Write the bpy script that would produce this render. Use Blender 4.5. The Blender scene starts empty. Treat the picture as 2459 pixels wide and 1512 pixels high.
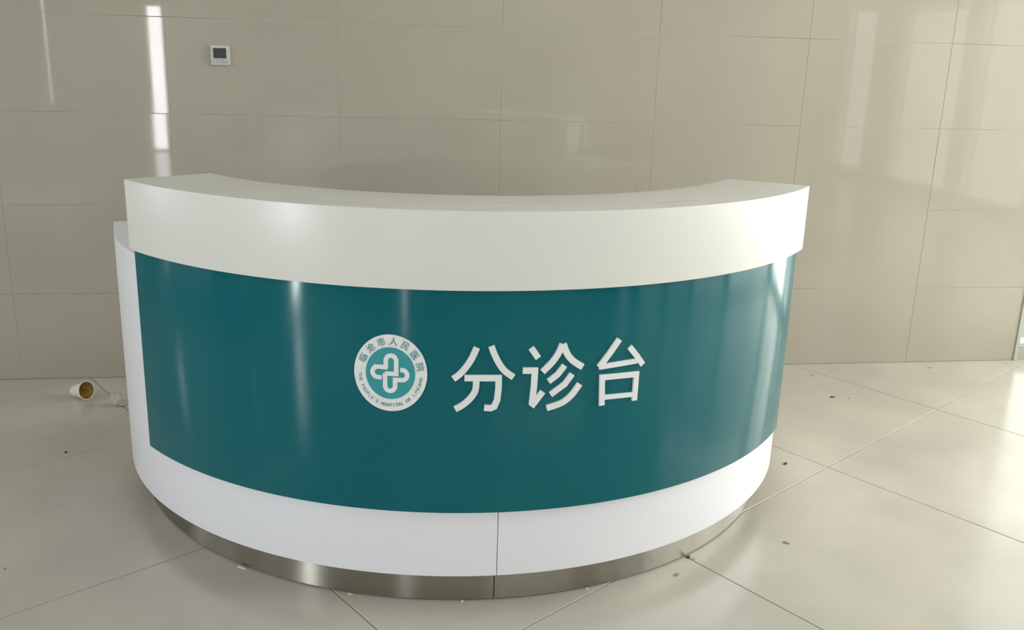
import bpy, bmesh, math, random
from mathutils import Vector, Matrix

random.seed(7)
SC = bpy.context.scene
COL = SC.collection
PI = math.pi

# ------------------------------------------------------------------ camera
cam_data = bpy.data.cameras.new('camera')
cam_data.sensor_width = 36.0
cam_data.lens = 33.064
cam_data.clip_start = 0.05
cam = bpy.data.objects.new('camera', cam_data)
COL.objects.link(cam)
Rv = Vector((0.98933913, -0.14271099, 0.02901152))
Uv = Vector((0.01064071, 0.26952027, 0.96293593))
Fv = Vector((0.14524073, 0.95236149, -0.26816549))
m = Matrix((Rv, Uv, -Fv)).transposed().to_4x4()
m.translation = Vector((-0.3200, -3.4123, 1.4615))
cam.matrix_world = m
SC.camera = cam

# ------------------------------------------------------------------ view, world
SC.view_settings.view_transform = 'Standard'
SC.view_settings.look = 'None'
SC.view_settings.exposure = -0.34
SC.view_settings.gamma = 1.0
SC.view_settings.use_curve_mapping = False
world = bpy.data.worlds.new('daylight')
SC.world = world
world.use_nodes = True
bg = world.node_tree.nodes['Background']
bg.inputs[0].default_value = (0.93, 0.96, 1.0, 1)
bg.inputs[1].default_value = 0.9

# room, metres; origin under the middle of the counter's curve, tiled wall along x
WY = 0.811            # face of the tiled wall behind the desk
X0, X1 = -5.0, 6.0    # left and right walls
Y0 = -8.7             # wall behind the camera
ZC = 3.3
WALL_END = 2.965      # where the tiled wall stops beside the glazing


def area(name, loc, rot, sx, sy, radiance, color):
    d = bpy.data.lights.new(name, 'AREA')
    d.shape = 'RECTANGLE'
    d.size, d.size_y = sx, sy
    d.energy = radiance * PI * sx * sy
    d.color = color
    o = bpy.data.objects.new(name, d)
    o.location = loc
    o.rotation_euler = rot
    COL.objects.link(o)
    return o


# windows, some of them added for fill light: (wall, centre along wall, width, z0, z1, radiance, colour)
COOL = (0.95, 0.945, 1.0)
WARM = (1.0, 0.95, 0.905)
OPEN = [
    ('right', -0.42, 2.20, 0.08, 2.15, 7.0, WARM),      # glazed side of the hall
    ('right', -2.45, 1.50, 0.08, 2.15, 4.0, WARM),
    ('right', -3.90, 1.10, 0.08, 2.15, 2.3, WARM),
    ('right', -5.35, 1.30, 0.08, 2.15, 2.4, WARM),
    ('right', -7.00, 0.80, 0.08, 2.15, 2.4, WARM),
    ('back', 3.265, 0.56, 0.075, 2.75, 2.4, WARM),      # glazing right of the tiled wall
    ('back', 4.74, 2.30, 0.075, 2.75, 15.5, WARM),
    ('left', -4.40, 0.34, 0.35, 2.05, 112.0, COOL),     # narrow windows
    ('left', -2.60, 0.07, 0.70, 2.00, 40.0, COOL),
    ('left', -0.02, 0.09, 0.60, 1.50, 68.0, COOL),
    ('left', -0.85, 1.30, 0.30, 2.15, 0.5, COOL),  # wide unseen window, added to brighten the desk's left end
    ('rear', -3.205, 0.21, 0.02, 1.93, 22.0, COOL),     # door standing ajar
    ('rear', -4.60, 0.05, 0.62, 2.25, 48.0, COOL),
    ('rear', 5.37, 0.04, 0.10, 1.85, 3.0, WARM),
    ('rear', -2.20, 4.60, 2.35, 3.20, 0.5, COOL),       # high windows on three walls, unseen, added for diffuse fill
    ('rear', 3.00, 4.60, 2.35, 3.20, 9.0, COOL),
    ('right', -1.60, 4.40, 2.35, 3.20, 25.0, WARM),
    ('left', -1.60, 4.20, 2.35, 3.20, 5.0, COOL),
]
for wname, c_, w_, z0, z1, L, colr in OPEN:  # one area lamp per opening, the added fill windows included
    zc, h_ = (z0 + z1) / 2, z1 - z0
    if wname == 'right':
        area('daylight_right', (X1 + 0.16, c_, zc), (PI / 2, 0, PI / 2), w_, h_, L, colr)
    elif wname == 'left':
        area('daylight_left', (X0 - 0.16, c_, zc), (PI / 2, 0, -PI / 2), w_, h_, L, colr)
    elif wname == 'back':
        area('daylight_back', (c_, WY + 0.16, zc), (-PI / 2, 0, 0), w_, h_, L, colr)
    else:
        area('daylight_rear', (c_, Y0 - 0.16, zc), (PI / 2, 0, 0), w_, h_, L, colr)

# ------------------------------------------------------------------ materials


def mat(name, base, rough=0.5, metal=0.0, spec=0.5, coat=0.0, noise=None, rnoise=None, bump=None, ior=None):
    """noise=(scale, amount, colour2, detail) tints the base; rnoise=(scale, amount) varies the gloss."""
    m_ = bpy.data.materials.new(name)
    m_.use_nodes = True
    nt = m_.node_tree
    b = nt.nodes['Principled BSDF']
    b.inputs['Base Color'].default_value = (*base, 1)
    b.inputs['Roughness'].default_value = rough
    b.inputs['Metallic'].default_value = metal
    b.inputs['Specular IOR Level'].default_value = spec
    b.inputs['Coat Weight'].default_value = coat
    b.inputs['Coat Roughness'].default_value = 0.06
    if ior:
        b.inputs['IOR'].default_value = ior
    geo = nt.nodes.new('ShaderNodeNewGeometry')
    if noise:
        n = nt.nodes.new('ShaderNodeTexNoise')
        n.inputs['Scale'].default_value = noise[0]
        n.inputs['Detail'].default_value = noise[3]
        nt.links.new(geo.outputs['Position'], n.inputs['Vector'])
        r = nt.nodes.new('ShaderNodeMapRange')
        r.inputs['From Min'].default_value = 0.35
        r.inputs['From Max'].default_value = 0.68
        r.inputs['To Max'].default_value = noise[1]
        nt.links.new(n.outputs['Fac'], r.inputs['Value'])
        mx = nt.nodes.new('ShaderNodeMix')
        mx.data_type = 'RGBA'
        mx.inputs['A'].default_value = (*base, 1)
        mx.inputs['B'].default_value = (*noise[2], 1)
        nt.links.new(r.outputs['Result'], mx.inputs['Factor'])
        nt.links.new(mx.outputs['Result'], b.inputs['Base Color'])
    if rnoise:
        n = nt.nodes.new('ShaderNodeTexNoise')
        n.inputs['Scale'].default_value = rnoise[0]
        n.inputs['Detail'].default_value = 3
        nt.links.new(geo.outputs['Position'], n.inputs['Vector'])
        r = nt.nodes.new('ShaderNodeMapRange')
        r.inputs['From Min'].default_value = 0.3
        r.inputs['From Max'].default_value = 0.7
        r.inputs['To Min'].default_value = rough
        r.inputs['To Max'].default_value = rough + rnoise[1]
        nt.links.new(n.outputs['Fac'], r.inputs['Value'])
        nt.links.new(r.outputs['Result'], b.inputs['Roughness'])
    if bump:
        n = nt.nodes.new('ShaderNodeTexNoise')
        n.inputs['Scale'].default_value = bump[0]
        n.inputs['Detail'].default_value = 2
        nt.links.new(geo.outputs['Position'], n.inputs['Vector'])
        bp = nt.nodes.new('ShaderNodeBump')
        bp.inputs['Strength'].default_value = bump[1]
        bp.inputs['Distance'].default_value = bump[2]
        nt.links.new(n.outputs['Fac'], bp.inputs['Height'])
        nt.links.new(bp.outputs['Normal'], b.inputs['Normal'])
    return m_


M_wall = mat('wall_tile_glaze', (0.45, 0.41, 0.345), 0.022, noise=(2.2, 0.8, (0.49, 0.45, 0.378), 4), rnoise=(6, 0.02))
M_grout = mat('wall_grout', (0.56, 0.53, 0.46), 0.5, noise=(2.2, 0.9, (0.26, 0.24, 0.21), 3))
M_floor = mat('floor_tile_polish', (0.645, 0.595, 0.525), 0.13, noise=(1.7, 0.85, (0.49, 0.455, 0.405), 7), rnoise=(4, 0.10))
M_fgrout = mat('floor_grout', (0.33, 0.30, 0.25), 0.9, noise=(9, 0.8, (0.33, 0.31, 0.27), 3))
M_plaster = mat('plaster_paint', (0.46, 0.44, 0.40), 0.7, noise=(1.0, 0.5, (0.42, 0.40, 0.37), 3))
M_ceil = mat('ceiling_paint', (0.52, 0.52, 0.51), 0.8, noise=(1.0, 0.5, (0.48, 0.48, 0.47), 3))
M_white = mat('white_lacquer', (0.76, 0.75, 0.715), 0.3, noise=(2.5, 0.6, (0.76, 0.77, 0.755), 3), rnoise=(5, 0.08))
M_white2 = mat('white_laminate', (0.88, 0.87, 0.94), 0.3, noise=(3, 0.5, (0.86, 0.85, 0.92), 3))
M_teal = mat('teal_gloss', (0.0003, 0.118, 0.148), 0.115, noise=(5, 0.8, (0.0008, 0.126, 0.152), 4), rnoise=(7, 0.04),
             spec=0.27)
M_letter = mat('white_acrylic', (0.88, 0.87, 0.90), 0.3, noise=(20, 0.4, (0.78, 0.79, 0.81), 2))
M_aqua = mat('aqua_print', (0.035, 0.33, 0.37), 0.3, noise=(20, 0.5, (0.04, 0.31, 0.35), 2))
M_ink = mat('print_ink', (0.10, 0.32, 0.34), 0.4, noise=(20, 0.5, (0.12, 0.34, 0.37), 2))
M_dark = mat('dark_gap', (0.035, 0.033, 0.028), 0.8, noise=(20, 0.5, (0.05, 0.045, 0.04), 2))
M_alu = mat('window_frame_grey', (0.50, 0.53, 0.46), 0.5, noise=(6, 0.5, (0.46, 0.49, 0.43), 2))
M_frame = mat('window_frame_white', (0.80, 0.80, 0.78), 0.4, noise=(6, 0.4, (0.75, 0.75, 0.73), 2))
M_tplas = mat('switch_plastic', (0.62, 0.62, 0.56), 0.4, noise=(40, 0.3, (0.58, 0.58, 0.53), 2))
M_silver = mat('silver_plastic', (0.48, 0.49, 0.49), 0.35, metal=0.2, noise=(40, 0.3, (0.45, 0.46, 0.46), 2))
M_screen = mat('dark_screen', (0.035, 0.038, 0.034), 0.25, noise=(40, 0.3, (0.045, 0.045, 0.04), 2))
M_cup = mat('paper_white', (0.80, 0.79, 0.72), 0.6, noise=(60, 0.6, (0.70, 0.69, 0.62), 3))
M_stainp = mat('coffee_stained_paper', (0.42, 0.22, 0.055), 0.45, noise=(45, 0.9, (0.62, 0.47, 0.17), 3))
M_crump = mat('crumpled_paper', (0.56, 0.57, 0.47), 0.75, noise=(60, 0.8, (0.42, 0.42, 0.34), 3))
M_chipd = mat('dark_debris', (0.055, 0.042, 0.032), 0.8, noise=(200, 0.8, (0.12, 0.09, 0.06), 2))
M_chipb = mat('brown_debris', (0.16, 0.10, 0.055), 0.8, noise=(200, 0.8, (0.09, 0.06, 0.04), 2))
M_chipw = mat('pale_debris', (0.72, 0.69, 0.60), 0.8, noise=(200, 0.8, (0.60, 0.57, 0.50), 2))
M_chipg = mat('grey_debris', (0.30, 0.28, 0.23), 0.8, noise=(200, 0.8, (0.40, 0.37, 0.31), 2))
M_ground = mat('outside_paving', (0.55, 0.54, 0.50), 0.8, noise=(2, 0.6, (0.48, 0.47, 0.44), 4))
M_doorp = mat('door_paint', (0.74, 0.82, 0.84), 0.35, noise=(2, 0.4, (0.47, 0.52, 0.53), 2))

b = M_teal.node_tree.nodes['Principled BSDF']
tg = M_teal.node_tree.nodes.new('ShaderNodeTangent')
tg.direction_type = 'RADIAL'
tg.axis = 'Z'
M_teal.node_tree.links.new(tg.outputs[0], b.inputs['Tangent'])
b.inputs['Anisotropic'].default_value = 0.85
b.inputs['Anisotropic Rotation'].default_value = 0.25

# brushed steel of the kick plate
M_steel = mat('brushed_steel', (0.35, 0.33, 0.29), 0.27, metal=1.0)
nt = M_steel.node_tree
b = nt.nodes['Principled BSDF']
geo = nt.nodes.new('ShaderNodeNewGeometry')
mp = nt.nodes.new('ShaderNodeMapping')
mp.inputs['Scale'].default_value = (2.0, 2.0, 260.0)
nz = nt.nodes.new('ShaderNodeTexNoise')
nz.inputs['Scale'].default_value = 3.0
nt.links.new(geo.outputs['Position'], mp.inputs['Vector'])
nt.links.new(mp.outputs['Vector'], nz.inputs['Vector'])
bp = nt.nodes.new('ShaderNodeBump')
bp.inputs['Strength'].default_value = 0.03
bp.inputs['Distance'].default_value = 0.001
nt.links.new(nz.outputs['Fac'], bp.inputs['Height'])
nt.links.new(bp.outputs['Normal'], b.inputs['Normal'])
b.inputs['Anisotropic'].default_value = 1.0
b.inputs['Anisotropic Rotation'].default_value = 0.25
tg = nt.nodes.new('ShaderNodeTangent')
tg.direction_type = 'RADIAL'
tg.axis = 'Z'
nt.links.new(tg.outputs[0], b.inputs['Tangent'])


def math_node(nt, op, a, b_=None, c=None):
    n = nt.nodes.new('ShaderNodeMath')
    n.operation = op
    for i, v in enumerate((a, b_, c)):
        if v is None:
            continue
        if isinstance(v, (int, float)):
            n.inputs[i].default_value = v
        else:
            nt.links.new(v, n.inputs[i])
    return n.outputs[0]


# dusty scuffs that lie along the counter top (radius, half width, angle from, angle to, strength)
M_top = mat('white_lacquer_scuffed', (0.785, 0.775, 0.745), 0.3)
nt = M_top.node_tree
b = nt.nodes['Principled BSDF']
geo = nt.nodes.new('ShaderNodeNewGeometry')
sep = nt.nodes.new('ShaderNodeSeparateXYZ')
nt.links.new(geo.outputs['Position'], sep.inputs[0])
rad = math_node(nt, 'SQRT', math_node(nt, 'ADD', math_node(nt, 'MULTIPLY', sep.outputs[0], sep.outputs[0]),
                                      math_node(nt, 'MULTIPLY', sep.outputs[1], sep.outputs[1])))
ang = math_node(nt, 'ARCTAN2', sep.outputs[0], math_node(nt, 'MULTIPLY', sep.outputs[1], -1.0))
up = math_node(nt, 'GREATER_THAN', sep.outputs[2], 1.098)
tot = None
SCUFF = [(1.086, 0.009, -0.125, 0.16, 0.45), (1.175, 0.03, -0.50, -0.22, 0.12), (1.15, 0.022, 0.33, 0.50, 0.28)]
for r_, hw, a0, a1, st in SCUFF:
    dr = math_node(nt, 'ABSOLUTE', math_node(nt, 'SUBTRACT', rad, r_))
    mr = nt.nodes.new('ShaderNodeMapRange')
    mr.inputs['From Min'].default_value = hw
    mr.inputs['From Max'].default_value = hw * 0.3
    nt.links.new(dr, mr.inputs['Value'])
    da = math_node(nt, 'ABSOLUTE', math_node(nt, 'SUBTRACT', ang, (a0 + a1) / 2))
    ma = nt.nodes.new('ShaderNodeMapRange')
    ma.inputs['From Min'].default_value = (a1 - a0) / 2
    ma.inputs['From Max'].default_value = (a1 - a0) / 2 - 0.04
    nt.links.new(da, ma.inputs['Value'])
    v = math_node(nt, 'MULTIPLY', math_node(nt, 'MULTIPLY', mr.outputs[0], ma.outputs[0]), st)
    tot = v if tot is None else math_node(nt, 'ADD', tot, v)
nz = nt.nodes.new('ShaderNodeTexNoise')
nz.inputs['Scale'].default_value = 4.0
nz.inputs['Detail'].default_value = 5.0
nt.links.new(geo.outputs['Position'], nz.inputs['Vector'])
mrn = nt.nodes.new('ShaderNodeMapRange')
mrn.inputs['From Min'].default_value = 0.35
mrn.inputs['From Max'].default_value = 0.7
mrn.inputs['To Min'].default_value = 0.0
mrn.inputs['To Max'].default_value = 0.07
nt.links.new(nz.outputs['Fac'], mrn.inputs['Value'])
fac = math_node(nt, 'MULTIPLY', math_node(nt, 'ADD', tot, mrn.outputs[0]), up)
mx = nt.nodes.new('ShaderNodeMix')
mx.data_type = 'RGBA'
mx.inputs['A'].default_value = (0.785, 0.775, 0.745, 1)
mx.inputs['B'].default_value = (0.46, 0.46, 0.44, 1)
nt.links.new(fac, mx.inputs['Factor'])
nt.links.new(mx.outputs['Result'], b.inputs['Base Color'])

# clear pane: mostly transparent with a glossy reflection
M_glass = bpy.data.materials.new('clear_glass')
M_glass.use_nodes = True
nt = M_glass.node_tree
nt.nodes.clear()
out = nt.nodes.new('ShaderNodeOutputMaterial')
tr = nt.nodes.new('ShaderNodeBsdfTransparent')
tr.inputs[0].default_value = (0.93, 0.97, 0.95, 1)
gl = nt.nodes.new('ShaderNodeBsdfGlossy')
gl.inputs['Roughness'].default_value = 0.02
lw = nt.nodes.new('ShaderNodeLayerWeight')
lw.inputs[0].default_value = 0.5
fr = math_node(nt, 'MULTIPLY_ADD', math_node(nt, 'POWER', lw.outputs['Facing'], 5.0), 0.7, 0.03)
ms = nt.nodes.new('ShaderNodeMixShader')
nt.links.new(fr, ms.inputs[0])
nt.links.new(tr.outputs[0], ms.inputs[1])
nt.links.new(gl.outputs[0], ms.inputs[2])
nt.links.new(ms.outputs[0], out.inputs[0])

# ------------------------------------------------------------------ mesh helpers


def link(name, me, mats, parent=None, smooth=None):
    if not isinstance(mats, (list, tuple)):
        mats = [mats]
    for k in mats:
        if len(me.materials) < len(mats):
            me.materials.append(k)
    if smooth is not None:
        for p in me.polygons:
            p.use_smooth = True
        me.set_sharp_from_angle(angle=math.radians(smooth))
    o = bpy.data.objects.new(name, me)
    COL.objects.link(o)
    if parent:
        o.parent = parent
    return o


def mesh(name, verts, faces):
    me = bpy.data.meshes.new(name)
    me.from_pydata([tuple(v) for v in verts], [], faces)
    me.validate()
    bm = bmesh.new()
    bm.from_mesh(me)
    bmesh.ops.recalc_face_normals(bm, faces=bm.faces)
    bm.to_mesh(me)
    bm.free()
    return me


def empty(name, loc=(0, 0, 0), rz=0.0):
    o = bpy.data.objects.new(name, None)
    o.empty_display_size = 0.1
    o.location = loc
    o.rotation_euler = (0, 0, rz)
    COL.objects.link(o)
    return o


def tag(o, label, cat, group=None):
    o['label'] = label
    o['category'] = cat
    if group:
        o['group'] = group
    return o


def struct(o):
    o['kind'] = 'structure'
    return o


def boxes_mesh(name, boxes, bev=0.0):
    bm = bmesh.new()
    for (xa, xb, ya, yb, za, zb) in boxes:
        g = bmesh.ops.create_cube(bm, size=1.0)
        for v in g['verts']:
            v.co = Vector((xa + (v.co.x + .5) * (xb - xa), ya + (v.co.y + .5) * (yb - ya), za + (v.co.z + .5) * (zb - za)))
    if bev:
        bmesh.ops.bevel(bm, geom=list(bm.edges), offset=bev, segments=2, affect='EDGES', clamp_overlap=True)
    me = bpy.data.meshes.new(name)
    bm.to_mesh(me)
    bm.free()
    return me


def bevel_profile(pts, r):
    out_ = []
    n = len(pts)
    for i in range(n):
        p, q, s = Vector(pts[i - 1]), Vector(pts[i]), Vector(pts[(i + 1) % n])
        a_, c_ = (p - q).normalized(), (s - q).normalized()
        A, C = q + a_ * r, q + c_ * r
        for t in (0.0, 0.33, 0.67, 1.0):
            # quadratic round between A and C through q
            out_.append(tuple((1 - t) ** 2 * A + 2 * t * (1 - t) * q + t * t * C))
    return out_


A_STRAIGHT = math.radians(76.0)


def arc_mesh(name, prof, a0, a1, n, bev=0.0):
    """closed profile [(radius, z)] swept round the z axis from angle a0 to a1 (degrees, 0 = towards the camera)"""
    if bev:
        prof = bevel_profile(prof, bev)
    k = len(prof)
    V, F = [], []
    for i in range(n + 1):
        a = math.radians(a0 + (a1 - a0) * i / n)
        d = 0.0
        if abs(a) > A_STRAIGHT:                       # the desk's two ends run on straight, tangent to the curve
            d = 1.1782 * (abs(a) - A_STRAIGHT)
            a = math.copysign(A_STRAIGHT, a)
        s_ = 1 if a > 0 else -1
        for r, z in prof:
            V.append((r * math.sin(a) + s_ * math.cos(a) * d, -r * math.cos(a) + s_ * math.sin(a) * d, z))
    for i in range(n):
        for j in range(k):
            F.append((i * k + j, i * k + (j + 1) % k, (i + 1) * k + (j + 1) % k, (i + 1) * k + j))
    F.append(tuple(range(k)))
    F.append(tuple(n * k + j for j in reversed(range(k))))
    return mesh(name, V, F)


def rect(r0, r1, z0, z1):
    return [(r0, z0), (r1, z0), (r1, z1), (r0, z1)]


# ------------------------------------------------------------------ tiled wall behind the desk
JW = 0.0022
JV = 0.0011
TWX, TWZ = 0.7055, 0.391
wall = struct(link('wall_back', boxes_mesh('wall_back', [(X0, WALL_END, WY + 0.0014, WY + 0.16, 0, ZC)]), M_grout))
wall_meshes = {}


def wall_tile(w, h):
    key = (round(w, 3), round(h, 3))
    if key not in wall_meshes:
        e = 0.0007
        a, c = w / 2, h / 2
        V = [(-a, .004, -c), (a, .004, -c), (a, .004, c), (-a, .004, c), (-a, e, -c), (a, e, -c), (a, e, c), (-a, e, c),
             (-a + e, 0, -c + e), (a - e, 0, -c + e), (a - e, 0, c - e), (-a + e, 0, c - e)]
        F = [(3, 2, 1, 0), (8, 9, 10, 11)]
        for i in range(4):
            j = (i + 1) % 4
            F.append((i, j, 4 + j, 4 + i))
            F.append((4 + i, 4 + j, 8 + j, 8 + i))
        me = mesh('tile', V, F)
        me.materials.append(M_wall)
        wall_meshes[key] = me
    return wall_meshes[key]


xs = [X0]
x = 0.2455 - TWX * 8
while x < WALL_END - 0.02:
    if x > X0 + 0.02:
        xs.append(x)
    x += TWX
xs.append(WALL_END)
zs = [0.0, 0.390]
while zs[-1] + TWZ < ZC:
    zs.append(zs[-1] + TWZ)
zs.append(ZC)
for i in range(len(xs) - 1):
    for j in range(len(zs) - 1):
        w, h = xs[i + 1] - xs[i] - JV, zs[j + 1] - zs[j] - JW
        if w < 0.03 or h < 0.03:
            continue
        o = bpy.data.objects.new('tile', wall_tile(w, h))
        COL.objects.link(o)
        o.parent = wall
        o.location = ((xs[i] + xs[i + 1]) / 2, WY + random.uniform(0, 0.0005), (zs[j] + zs[j + 1]) / 2)
        o.rotation_euler = (random.uniform(-1, 1) * 0.0006, 0, random.uniform(-1, 1) * 0.0006)

# ------------------------------------------------------------------ floor
FX0, FX1, FY0, FY1 = X0, X1, Y0, WY
floor = struct(link('floor', boxes_mesh('floor', [(X0 - .2, X1 + .2, Y0 - .2, WY + .2, -0.14, -0.004)]), M_fgrout))
d1, d2 = math.radians(34.8), math.radians(121.6)
n1, n2 = Vector((-math.sin(d1), math.cos(d1))), Vector((-math.sin(d2), math.cos(d2)))
S1, O1 = 0.925, -0.157
S2, O2 = 0.943, -0.020
det = n1.x * n2.y - n1.y * n2.x


def cross_pt(a, c):
    return Vector(((a * n2.y - c * n1.y) / det, (n1.x * c - n2.x * a) / det))


def clip(poly, nx, ny, d):
    res = []
    for i in range(len(poly)):
        p, q = poly[i], poly[(i + 1) % len(poly)]
        fp, fq = p.x * nx + p.y * ny - d, q.x * nx + q.y * ny - d
        if fp <= 0:
            res.append(p)
        if (fp < 0 < fq) or (fq < 0 < fp):
            t = fp / (fp - fq)
            res.append(p + (q - p) * t)
    return res


def floor_tile_mesh(poly):
    n = len(poly)
    e = 0.0008
    c = sum(poly, Vector((0, 0))) / n
    V = [(p.x, p.y, -0.0042) for p in poly] + [(p.x, p.y, -e) for p in poly]
    V += [(p.x - (p - c).normalized().x * e * 1.4, p.y - (p - c).normalized().y * e * 1.4, 0) for p in poly]
    F = [tuple(reversed(range(n))), tuple(range(2 * n, 3 * n))]
    for i in range(n):
        j = (i + 1) % n
        F.append((i, j, n + j, n + i))
        F.append((n + i, n + j, 2 * n + j, 2 * n + i))
    me = mesh('tile', V, F)
    me.materials.append(M_floor)
    return me


JF = 0.0036
full = None
for i in range(-16, 17):
    for j in range(-16, 17):
        a0, a1 = O1 + i * S1 + JF / 2, O1 + (i + 1) * S1 - JF / 2
        c0, c1 = O2 + j * S2 + JF / 2, O2 + (j + 1) * S2 - JF / 2
        poly = [cross_pt(a0, c0), cross_pt(a1, c0), cross_pt(a1, c1), cross_pt(a0, c1)]
        if (poly[1] - poly[0]).cross(poly[2] - poly[1]) < 0:
            poly.reverse()
        cut = poly
        for nx, ny, d in ((1, 0, FX1), (-1, 0, -FX0), (0, 1, FY1), (0, -1, -FY0)):
            cut = clip(cut, nx, ny, d) if len(cut) > 2 else []
        if len(cut) < 3:
            continue
        cen = sum(cut, Vector((0, 0))) / len(cut)
        area_ = abs(sum(cut[k].cross(cut[(k + 1) % len(cut)]) for k in range(len(cut)))) / 2
        if area_ < 0.004:
            continue
        loc = poly[0]
        if area_ > 0.999 * S1 * S2 * 0.99 and cut == poly:
            if full is None:
                full = floor_tile_mesh([p - loc for p in poly])
            me = full
        else:
            me = floor_tile_mesh([p - loc for p in cut])
        o = bpy.data.objects.new('tile', me)
        COL.objects.link(o)
        o.parent = floor
        o.location = (loc.x, loc.y, random.uniform(-0.0003, 0.0))

# ------------------------------------------------------------------ the rest of the room
struct(link('ceiling', boxes_mesh('ceiling', [(X0 - .2, X1 + .2, Y0 - .2, WY + .2, ZC, ZC + .15)]), M_ceil))


def wall_cells(lo, hi, openings):
    """split a wall from lo to hi into boxes round its openings: returns (a0, a1, z0, z1) cells"""
    cells = []
    cuts = sorted({lo, hi} | {v for o_ in openings for v in (o_[0], o_[1])})
    for a, c in zip(cuts, cuts[1:]):
        mid = (a + c) / 2
        zz = sorted([(o_[2], o_[3]) for o_ in openings if o_[0] < mid < o_[1]])
        z = 0.0
        for z0, z1 in zz:
            if z0 - z > 1e-4:
                cells.append((a, c, z, z0))
            z = z1
        if ZC - z > 1e-4:
            cells.append((a, c, z, ZC))
    return cells


def openings(side):
    return [(c_ - w_ / 2, c_ + w_ / 2, z0, z1) for s, c_, w_, z0, z1, L, q in OPEN if s == side]


struct(link('wall_right', boxes_mesh('wall_right', [(X1, X1 + .15, a, c, z0, z1) for a, c, z0, z1 in
                                                    wall_cells(Y0, WY + .16, openings('right'))]), M_plaster))
struct(link('wall_left', boxes_mesh('wall_left', [(X0 - .15, X0, a, c, z0, z1) for a, c, z0, z1 in
                                                  wall_cells(Y0, WY + .16, openings('left'))]), M_plaster))
struct(link('wall_rear', boxes_mesh('wall_rear', [(a, c, Y0 - .15, Y0, z0, z1) for a, c, z0, z1 in
                                                  wall_cells(X0 - .15, X1 + .15, openings('rear'))]), M_plaster))
struct(link('wall_beside_glazing', boxes_mesh('wall_beside_glazing', [(a, c, WY, WY + .15, z0, z1) for a, c, z0, z1 in
                                              wall_cells(WALL_END + .001, X1, openings('back'))]), M_wall))
struct(link('trim_1', boxes_mesh('trim_1', [(WALL_END - 0.003, WALL_END + 0.019, WY - 0.006, WY + 0.10, 0.0, ZC)], 0.002),
            M_alu))

# window frames and panes
for idx, (side, c_, w_, z0, z1, L, q) in enumerate(OPEN, 1):
    root = struct(empty('window_%d' % idx if not (side == 'rear' and z0 < 0.1) else 'door_1'))  # the added fill windows get frames and panes as well
    t = 0.012 if w_ < 0.6 else 0.045
    bars = []
    n_v = 1 if w_ < 1.2 else max(1, round(w_ / 1.15))
    n_h = 1 if (w_ < 1.2 or z1 - z0 < 1.2) else 2
    if w_ < 0.1:
        t = 0.006
    for s_ in range(n_v + 1):
        if s_ in (0, n_v):
            a = c_ - w_ / 2 if s_ == 0 else c_ + w_ / 2 - t
        else:
            a = c_ - w_ / 2 + w_ * s_ / n_v - t / 2
        bars.append((a, a + t, z0, z1))
    zz = [z0, z1 - t]
    if n_h == 2:
        zz.append(2.05)
    for z in zz:
        bars.append((c_ - w_ / 2, c_ + w_ / 2, z, z + t))

    def place(a, c, za, zb, d0, d1_):
        if side == 'right':
            return (X1 + d0, X1 + d1_, a, c, za, zb)
        if side == 'left':
            return (X0 - d1_, X0 - d0, a, c, za, zb)
        if side == 'back':
            return (a, c, WY + d0, WY + d1_, za, zb)
        return (a, c, Y0 - d1_, Y0 - d0, za, zb)
    if not (side == 'rear' and z0 < 0.1):
        for bx in bars:
            link('window_frame', boxes_mesh('window_frame', [place(*bx, 0.03, 0.09)], 0.003),
                 M_frame, root)
        link('pane', boxes_mesh('pane', [place(c_ - w_ / 2 + t / 2, c_ + w_ / 2 - t / 2, z0 + t / 2, z1 - t / 2, 0.055, 0.061)]),
             M_glass, root)
    else:
        # a door leaf standing slightly open beside the gap
        link('door_leaf', boxes_mesh('door_leaf', [(c_ + w_ / 2, c_ + w_ / 2 + 0.62, Y0 + 0.001, Y0 + 0.04, 0.01, z1)], 0.003),
             M_doorp, root)
        link('door_handle', boxes_mesh('door_handle', [(c_ + w_ / 2 + 0.03, c_ + w_ / 2 + 0.05, Y0 + 0.04, Y0 + 0.085, 1.0, 1.16)],
                                       0.004), M_alu, root)
struct(link('floor_outside', boxes_mesh('floor_outside', [(X0 - 12, X1 + 12, Y0 - 12, Y0 - .21, -.2, -.08),
                                                          (X0 - 12, X1 + 12, WY + .21, WY + 12, -.2, -.08),
                                                          (X1 + .21, X1 + 12, Y0 - .21, WY + .21, -.2, -.08),
                                                          (X0 - 12, X0 - .21, Y0 - .21, WY + .21, -.2, -.08)]), M_ground))

# ------------------------------------------------------------------ the triage desk
RF, RI, RB, RP, RK = 1.2254, 0.9707, 1.1782, 1.2048, 1.1325
ZT, ZFB, ZPB, ZBB, ZBT = 1.10, 0.9053, 0.3043, 0.1031, 0.872
desk = empty('reception_desk')
tag(desk, 'curved white and teal hospital reception desk with steel kick plate', 'desk')
counter = link('counter_top', arc_mesh('counter_top', [(RI, ZT - .04), (RF - .022, ZT - .04), (RF - .022, ZFB), (RF, ZFB),
                                                       (RF, ZT), (RI, ZT)], -53.85, 53.85, 220, 0.0022),
               M_top, desk, 35)
counter['label'] = 'raised white counter top with deep curved fascia'
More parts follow.
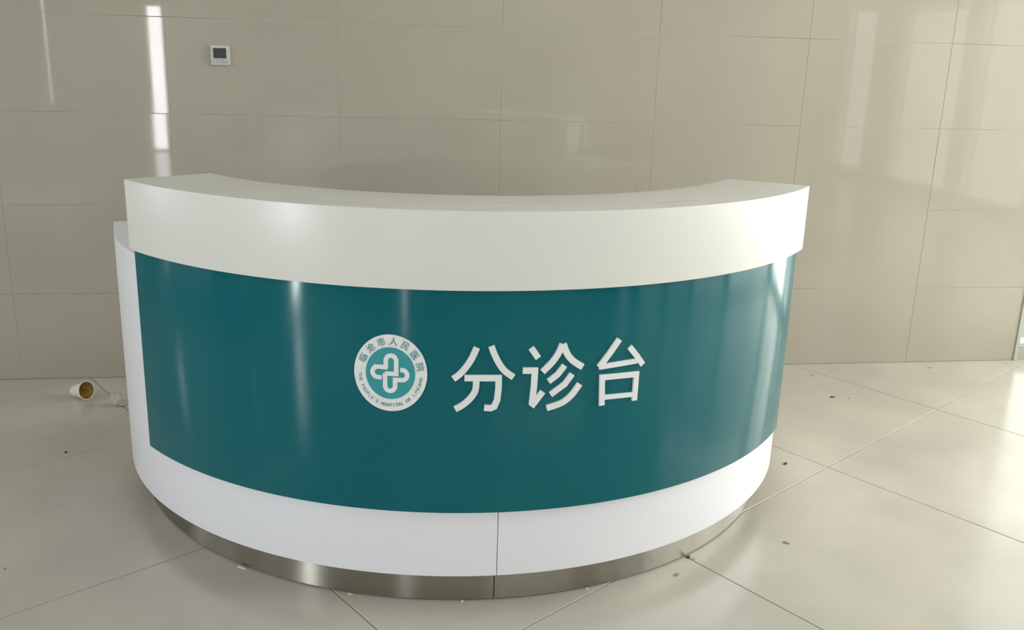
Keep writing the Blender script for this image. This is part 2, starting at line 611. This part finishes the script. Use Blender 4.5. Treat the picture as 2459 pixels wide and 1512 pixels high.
# riser wall that carries the counter on the worktop
link('counter_riser', arc_mesh('counter_riser', rect(1.06, RB - .002, ZBT, ZT - .04), -53.2, 53.2, 150), M_white2, desk, 35)
link('worktop', arc_mesh('worktop', rect(0.56, RB, ZBT - .03, ZBT), -85.5, 85.5, 200, 0.0015), M_white2, desk, 35)
GAP = 0.045
for a0, a1 in ((-85.2, -GAP), (GAP, 85.2)):
    link('body_panel', arc_mesh('body_panel', rect(RB - .02, RB, ZBB, ZBT - .0305), a0, a1, 130, 0.0008), M_white2, desk, 35)
link('carcass', arc_mesh('carcass', rect(RB - .05, RB - .022, 0.10, ZBT - .031), -84.9, 84.9, 130), M_dark, desk, 35)
for s in (-1, 1):
    a = A_STRAIGHT * s
    dd = 1.1782 * math.radians(84.6 - 76.0)
    e = boxes_mesh('end_panel', [(-.009, .009, -(RB - .052), -0.58, 0.02, ZBT - .031)], 0.001)
    o = link('end_panel', e, M_white2, desk)
    o.rotation_euler = (0, 0, a)
    o.location = (s * math.cos(a) * dd, math.sin(abs(a)) * dd, 0)
for a0, a1 in ((-84.8, -0.06), (0.06, 84.8)):
    link('kick_plate', arc_mesh('kick_plate', rect(RK - .008, RK, 0.0045, ZBB + .0005), a0, a1, 130), M_steel, desk, 35)
link('plinth', arc_mesh('plinth', rect(RK - .05, RK - .0095, 0.0005, ZBB + .001), -84.5, 84.5, 130), M_dark, desk, 35)
panel = link('front_panel', arc_mesh('front_panel', rect(RB + .0005, RP, ZPB, ZFB + .012), -54.75, 54.85, 240, 0.001),
             M_teal, desk, 35)
panel['label'] = 'glossy teal front panel with white lettering'

# ------------------------------------------------------------------ lettering and emblem, laid on the panel's curve


def on_panel(s, z, r):
    a = s / (RP + .004)
    return (r * math.sin(a), -r * math.cos(a), z)


def wrap_prism(polys, r0, r1, name):
    """closed outlines [(s, z)...] -> prisms between radii r0 and r1 on the panel"""
    V, F = [], []
    for pl in polys:
        b0 = len(V)
        n = len(pl)
        V += [on_panel(s, z, r0) for s, z in pl] + [on_panel(s, z, r1) for s, z in pl]
        F.append(tuple(b0 + n + i for i in range(n)))
        F.append(tuple(b0 + i for i in reversed(range(n))))
        for i in range(n):
            j = (i + 1) % n
            F.append((b0 + i, b0 + j, b0 + n + j, b0 + n + i))
    return mesh(name, V, F)


def smooth_pts(pts):
    """Catmull-Rom through a curved stroke"""
    P = [Vector(p) for p in pts]
    if len(P) < 4:
        return pts
    res = [P[0]]
    for i in range(len(P) - 1):
        a, b_, c, d = P[max(i - 1, 0)], P[i], P[i + 1], P[min(i + 2, len(P) - 1)]
        for t in (0.25, 0.5, 0.75, 1.0):
            res.append(0.5 * ((2 * b_) + (c - a) * t + (2 * a - 5 * b_ + 4 * c - d) * t * t + (3 * b_ - a - 3 * c + d) * t ** 3))
    return [tuple(p) for p in res]


def ribbon(pts, w0, w1=None):
    """stroke outline quads with mitred joints"""
    w1 = w0 if w1 is None else w1
    P = [Vector(p) for p in pts]
    L, Rr = [], []
    n = len(P)
    for i, p in enumerate(P):
        w = w0 + (w1 - w0) * i / max(1, n - 1)
        dirs = []
        if i > 0:
            dirs.append((p - P[i - 1]).normalized())
        if i < n - 1:
            dirs.append((P[i + 1] - p).normalized())
        t = sum(dirs, Vector((0, 0))).normalized()
        nn = Vector((-t.y, t.x))
        k = 1.0 / max(0.5, nn.dot(Vector((-dirs[0].y, dirs[0].x))))
        L.append(p + nn * w / 2 * k)
        Rr.append(p - nn * w / 2 * k)
    return [[tuple(Rr[i]), tuple(Rr[i + 1]), tuple(L[i + 1]), tuple(L[i])] for i in range(n - 1)]


SW = 0.0162
G_FEN = [([(-0.0692, 0.7575), (-0.0822, 0.7271), (-0.0971, 0.704), (-0.111, 0.6877), (-0.1262, 0.6754)], 1),
         ([(-0.033, 0.7614), (-0.0232, 0.7361), (-0.0093, 0.7105), (0.0044, 0.694), (0.0245, 0.6791)], 1),
         ([(-0.0984, 0.6781), (-0.0129, 0.6776), (-0.0126, 0.65), (-0.0154, 0.6194), (-0.0222, 0.6018), (-0.031, 0.5977),
           (-0.0477, 0.5991)], 1),
         ([(-0.0692, 0.6781), (-0.0698, 0.6506), (-0.0761, 0.6342), (-0.0891, 0.6177), (-0.1044, 0.6047), (-0.1208, 0.5951)], 1)]
G_ZHEN = [([(0.0674, 0.7547), (0.0865, 0.7274)], 1), ([(0.048, 0.6958), (0.0791, 0.6946), (0.0779, 0.6517), (0.0745, 0.6056)], 1),
          ([(0.0729, 0.5985), (0.1014, 0.6375)], 1), ([(0.149, 0.7615), (0.1389, 0.7377), (0.1237, 0.7152), (0.0989, 0.6902)], 1),
          ([(0.1506, 0.7614), (0.1624, 0.734), (0.18, 0.7141), (0.2055, 0.6969)], 1.05),
          ([(0.1568, 0.7044), (0.1391, 0.6814), (0.1154, 0.6635)], .95), ([(0.1781, 0.68), (0.1591, 0.6541), (0.1222, 0.628)], .95),
          ([(0.1999, 0.6515), (0.1796, 0.6239), (0.1543, 0.6043), (0.1136, 0.5922)], 1)]
G_TAI = [([(0.3058, 0.7629), (0.282, 0.7296), (0.2517, 0.6919)], 1), ([(0.2517, 0.6925), (0.2945, 0.695), (0.3641, 0.6983)], .85),
         ([(0.3378, 0.7389), (0.3602, 0.7132), (0.3815, 0.6858)], .95),
         ([(0.2656, 0.5863), (0.2624, 0.6634), (0.3642, 0.6614), (0.3629, 0.5883)], .93), ([(0.2655, 0.6082), (0.3616, 0.6058)], .8)]
for strokes in (G_FEN, G_ZHEN, G_TAI):
    polys = []
    for pts, k in strokes:
        sharp = any((Vector(pts[i]) - Vector(pts[i - 1])).angle(Vector(pts[i + 1]) - Vector(pts[i])) > 0.9
                    for i in range(1, len(pts) - 1))
        polys += ribbon(pts if sharp else smooth_pts(pts), SW * k)
    link('character', wrap_prism(polys, RP - .0005, RP + .006, 'character'), M_letter, panel)

EC = (-0.2838, 0.6843)          # emblem centre, along the panel and up
ERX, ERZ = 0.0925, 0.1005


def ell(k, n=72):
    return [(EC[0] + ERX * k * math.cos(2 * PI * i / n), EC[1] + ERZ * k * math.sin(2 * PI * i / n)) for i in range(n)]


def disc(name, k, r0, r1, mt):
    link(name, wrap_prism([ell(k)], r0, r1, name), mt, panel)


disc('emblem_ring', 1.0, RP - .0005, RP + .0042, M_letter)
disc('emblem_disc', 0.675, RP + .0030, RP + .0048, M_aqua)


# interlocked cross outline, in units of the emblem radius
def eu(pts):
    return [(EC[0] + ERX * (x_ - 770) / 565.0, EC[1] - ERZ * (y_ - 756) / 590.0) for x_, y_ in pts]


def arc_pts(cx, cy, r, d0, d1_, n=6):
    return [(cx + r * math.cos(math.radians(d0 + (d1_ - d0) * i / n)), cy - r * math.sin(math.radians(d0 + (d1_ - d0) * i / n)))
            for i in range(n + 1)]


C1 = [(690, 662), (560, 662)] + arc_pts(575, 742, 78, 100, 262, 9) + [(575, 822), (640, 826)]
C1 = [(735, 662)] + C1[1:]
C2 = [(704, 662), (704, 560)] + arc_pts(784, 560, 80, 172, 8, 10) + [(864, 560), (864, 760), (690, 760)]
C3 = [(692, 752), (692, 960)] + arc_pts(768, 950, 76, 188, 352, 10) + [(845, 960), (845, 850), (960, 850)] + \
    arc_pts(955, 772, 78, -80, 82, 9) + [(925, 692)]
polys = []
for ln in (C1, C2, C3):
    polys += ribbon(eu(ln), 0.0115)
link('emblem_cross', wrap_prism(polys, RP + .0045, RP + .0062, 'emblem_cross'), M_letter, panel)


def glyph_mesh(ch, size):
    cu = bpy.data.curves.new('glyph', 'FONT')
    cu.body = ch
    cu.size = size
    cu.align_x = 'CENTER'
    cu.extrude = 0.0
    cu.offset = 0.0012 if ord(ch) > 255 else 0.001
    cu.resolution_u = 2
    o = bpy.data.objects.new('glyph', cu)
    COL.objects.link(o)
    bpy.context.view_layer.update()
    dg = bpy.context.evaluated_depsgraph_get()
    me = bpy.data.meshes.new_from_object(o.evaluated_get(dg))
    vs = [v.co.copy() for v in me.vertices]
    fs = [tuple(p.vertices) for p in me.polygons]
    bpy.data.objects.remove(o)
    bpy.data.curves.remove(cu)
    bpy.data.meshes.remove(me)
    return vs, fs


def ring_text(text, a_start, a_end, size, kr, inward, name, yscale=1.0):
    """letters round the ring; angles in degrees, counter-clockwise from the right"""
    V, F = [], []
    n = len(text)
    for i, ch in enumerate(text):
        if ch == ' ':
            continue
        th = math.radians(a_start + (a_end - a_start) * i / (n - 1))
        vs, fs = glyph_mesh(ch, size)
        if not vs:
            continue
        cy_ = (max(v.y for v in vs) + min(v.y for v in vs)) / 2 if ord(ch) > 255 else size * 0.36
        out_d = Vector((math.cos(th), math.sin(th)))
        upd = -out_d if inward else out_d
        rd = Vector((upd.y, -upd.x))
        b0 = len(V)
        for v in vs:
            p = Vector((math.cos(th) * kr, math.sin(th) * kr)) + rd * v.x + upd * (v.y - cy_) * yscale
            V.append(on_panel(EC[0] + ERX * p.x, EC[1] + ERZ * p.y, RP + .0047))
        F += [tuple(b0 + k for k in f) for f in fs]
    me = mesh(name, V, F)
    # give the print a little body
    bm = bmesh.new()
    bm.from_mesh(me)
    r = bmesh.ops.extrude_face_region(bm, geom=list(bm.faces))
    for v in [g for g in r['geom'] if isinstance(g, bmesh.types.BMVert)]:
        q = Vector((v.co.x, v.co.y, 0)).normalized()
        v.co -= q * 0.0007
    bmesh.ops.recalc_face_normals(bm, faces=bm.faces)
    bm.to_mesh(me)
    bm.free()
    link(name, me, M_ink, panel)


ring_text('临沧市人民医院', 154, 14, 0.235, 0.835, False, 'emblem_lettering')
ring_text("THE PEOPLE'S HOSPITAL OF LINCANG", 184, 352, 0.125, 0.838, True, 'emblem_lettering')

# ------------------------------------------------------------------ thermostat on the wall
th = empty('thermostat', (-0.944, WY, 1.417))
tag(th, 'small square white thermostat with dark screen on the tiled wall', 'thermostat')
link('housing', boxes_mesh('housing', [(-.040, .040, -.0135, 0.0005, -.040, .040)], 0.0025), M_tplas, th, 40)
link('screen', boxes_mesh('screen', [(-.0275, .0245, -.0150, -.0130, -.0125, .0285)], 0.0008), M_screen, th)
link('key_panel', boxes_mesh('key_panel', [(-.031, .029, -.0148, -.0130, -.0325, -.0165)], 0.0008), M_silver, th)
for k in range(3):
    cx = -.022 + k * .021
    link('button', boxes_mesh('button', [(cx - .0045, cx + .0045, -.0160, -.0140, -.0275, -.0215)], 0.0008), M_tplas, th)

# ------------------------------------------------------------------ litter on the floor
# paper cup lying on its side


def lathe(name, prof, n=40):
    V, F = [], []
    for r, x_ in prof:
        for i in range(n):
            a = 2 * PI * i / n
            V.append((x_, r * math.cos(a), r * math.sin(a)))
    for k in range(len(prof) - 1):
        for i in range(n):
            F.append((k * n + i, k * n + (i + 1) % n, (k + 1) * n + (i + 1) % n, (k + 1) * n + i))
    return V, F


cup = empty('paper_cup', (-1.560, 0.560, 0.0))
tag(cup, 'white paper cup lying on its side with a brown stained inside, left of the desk', 'cup')
prof = [(0.0001, .004), (0.021, .004), (0.021, 0.0), (0.0225, 0.0), (0.0375, .073)]
for k in range(9):                                   # rolled rim
    a = PI * 1.6 * k / 8 - 0.3
    prof.append((0.0388 - 0.0018 * math.cos(a + 0.3), .075 + 0.0018 * math.sin(a + 0.3)))
prof.append((0.0366, .073))
V, F = lathe('cup_wall', prof)
R_cup = Matrix.Rotation(math.radians(-33), 4, 'Z') @ Matrix.Rotation(math.radians(-11.6), 4, 'Y')
wallm = mesh('cup_wall', V, F)
lin = mesh('lining', *lathe('lining', [(0.0366, .0735), (0.0215, .006), (0.0001, .006)]))
for nm, me_, mt in (('cup_wall', wallm, M_cup), ('lining', lin, M_stainp)):
    me_.transform(Matrix.Translation((-.03, 0, 0)))
    me_.transform(R_cup)
    o = link(nm, me_, mt, cup, 50)
lo = min(v.co.z for v in wallm.vertices)
for ch in cup.children:
    ch.location = (0, 0, -lo + 0.0002)
cup.children[1]['label'] = 'brown coffee stained inner lining'


def crumple(name, loc, size, flat, amp, seed, mt, label, cat, sub=3, group=None, rz=0.0):
    rnd = random.Random(seed)
    bm = bmesh.new()
    bmesh.ops.create_icosphere(bm, subdivisions=sub, radius=1.0)
    dirs = [Vector((rnd.gauss(0, 1), rnd.gauss(0, 1), rnd.gauss(0, 1))).normalized() for _ in range(14)]
    offs = [rnd.uniform(0.55, 0.95) for _ in dirs]
    for v in bm.verts:
        d = v.co.normalized()
        r = 1.0
        for q, w in zip(dirs, offs):                 # cut flat facets and folds
            c = d.dot(q)
            if c > 0.25:
                r = min(r, w / c)
        r *= 1 + rnd.uniform(-amp, amp)
        v.co = Vector((d.x * r * size[0], d.y * r * size[1], d.z * r * size[2]))
    zmin = min(v.co.z for v in bm.verts)
    for v in bm.verts:
        v.co.z -= zmin
    me = bpy.data.meshes.new(name)
    bm.to_mesh(me)
    bm.free()
    o = link(name, me, mt)
    o.location = loc
    o.rotation_euler = (0, 0, rz)
    return tag(o, label, cat, group)


crumple('crumpled_paper', (-1.372, 0.452, 0.0), (.040, .028, .030), 0, .13, 5, M_crump,
        'crumpled greenish-white scrap of paper on the floor left of the desk', 'paper')


def flake(name, loc, size, seed, mt, label, cat, rz=0.0):
    rnd = random.Random(seed)
    n = 9
    top, bot = [], []
    for i in range(n):
        a = 2 * PI * i / n
        k = rnd.uniform(0.65, 1.1)
        bot.append((size[0] * k * math.cos(a), size[1] * k * math.sin(a), 0))
        top.append((size[0] * k * .82 * math.cos(a), size[1] * k * .82 * math.sin(a), size[2] * rnd.uniform(.6, 1)))
    V = bot + top + [(0, 0, size[2])]
    F = [tuple(reversed(range(n)))]
    for i in range(n):
        j = (i + 1) % n
        F.append((i, j, n + j, n + i))
        F.append((n + i, n + j, 2 * n))
    o = link(name, mesh(name, V, F), mt)
    o.location = loc
    o.rotation_euler = (0, 0, rz)
    return tag(o, label, cat)


flake('debris_chip', (1.208, -0.335, 0), (.013, .006, .006), 1, M_chipd,
      'dark chip on the floor right of the desk, nearest its lower right edge', 'debris', 0.5)
flake('debris_chip', (1.734, 0.346, 0), (.013, .010, .003), 2, M_chipd,
      'thin dark flat chip on the pale floor near the right part of the wall', 'debris', 0.1)
flake('debris_chip', (1.807, 0.325, 0), (.009, .008, .002), 3, M_chipg,
      'faint grey speck just right of the thin dark flat chip', 'debris', 0.3)
flake('debris_chip', (0.958, -0.906, 0), (.012, .006, .004), 4, M_chipg,
      'greyish chip on the open floor well below and right of the desk', 'debris', -0.5)
flake('debris_chip', (0.552, -1.057, 0), (.010, .007, .004), 5, M_chipg,
      'small brown-grey chip in front of the right half of the steel kick plate', 'debris', 0.1)
flake('debris_chip', (-1.446, -0.021, 0), (.006, .007, .004), 6, M_chipd,
      'small dark square speck alone on the floor left of the desk', 'debris', 0.2)
flake('debris_chip', (-1.372, -0.841, 0), (.004, .008, .003), 7, M_chipg,
      'tiny grey speck at the extreme left edge of the foreground floor', 'debris', 0.2)
flake('debris_chip', (2.440, 0.715, 0), (.016, .010, .002), 8, M_chipg,
      'faint flat grey speck close to the foot of the wall at far right', 'debris', 0.0)
flake('debris_chip', (1.777, 0.640, 0), (.010, .010, .002), 9, M_chipg,
      'faint grey speck near the wall foot just right of the desk', 'debris', 0.0)
flake('plaster_crumb', (-0.708, -0.896, 0), (.022, .005, .004), 10, M_chipw,
      'long pale plaster crumb against the left part of the kick plate', 'debris', -0.66)
flake('plaster_crumb', (-0.087, -1.1335, 0), (.004, .004, .006), 11, M_chipw,
      'small pale crumb against the middle of the kick plate, left of its seam', 'debris', 0.0)
flake('plaster_crumb', (0.272, -1.104, 0), (.005, .004, .005), 12, M_chipw,
      'pale crumb against the kick plate to the right of its seam', 'debris', 0.2)
flake('debris_chip', (0.618, -0.962, 0), (.009, .007, .006), 13, M_chipb,
      'brown chip touching the kick plate where a floor joint meets it', 'debris', 0.4)
flake('plaster_crumb', (-0.393, -1.066, 0), (.010, .004, .003), 14, M_chipw,
      'flat pale crumb against the kick plate between its bright reflections', 'debris', -0.4)
flake('plaster_crumb', (0.634, -0.972, 0), (.004, .004, .005), 15, M_chipw,
      'tiny pale crumb right beside the brown chip at the kick plate', 'debris', 0.0)
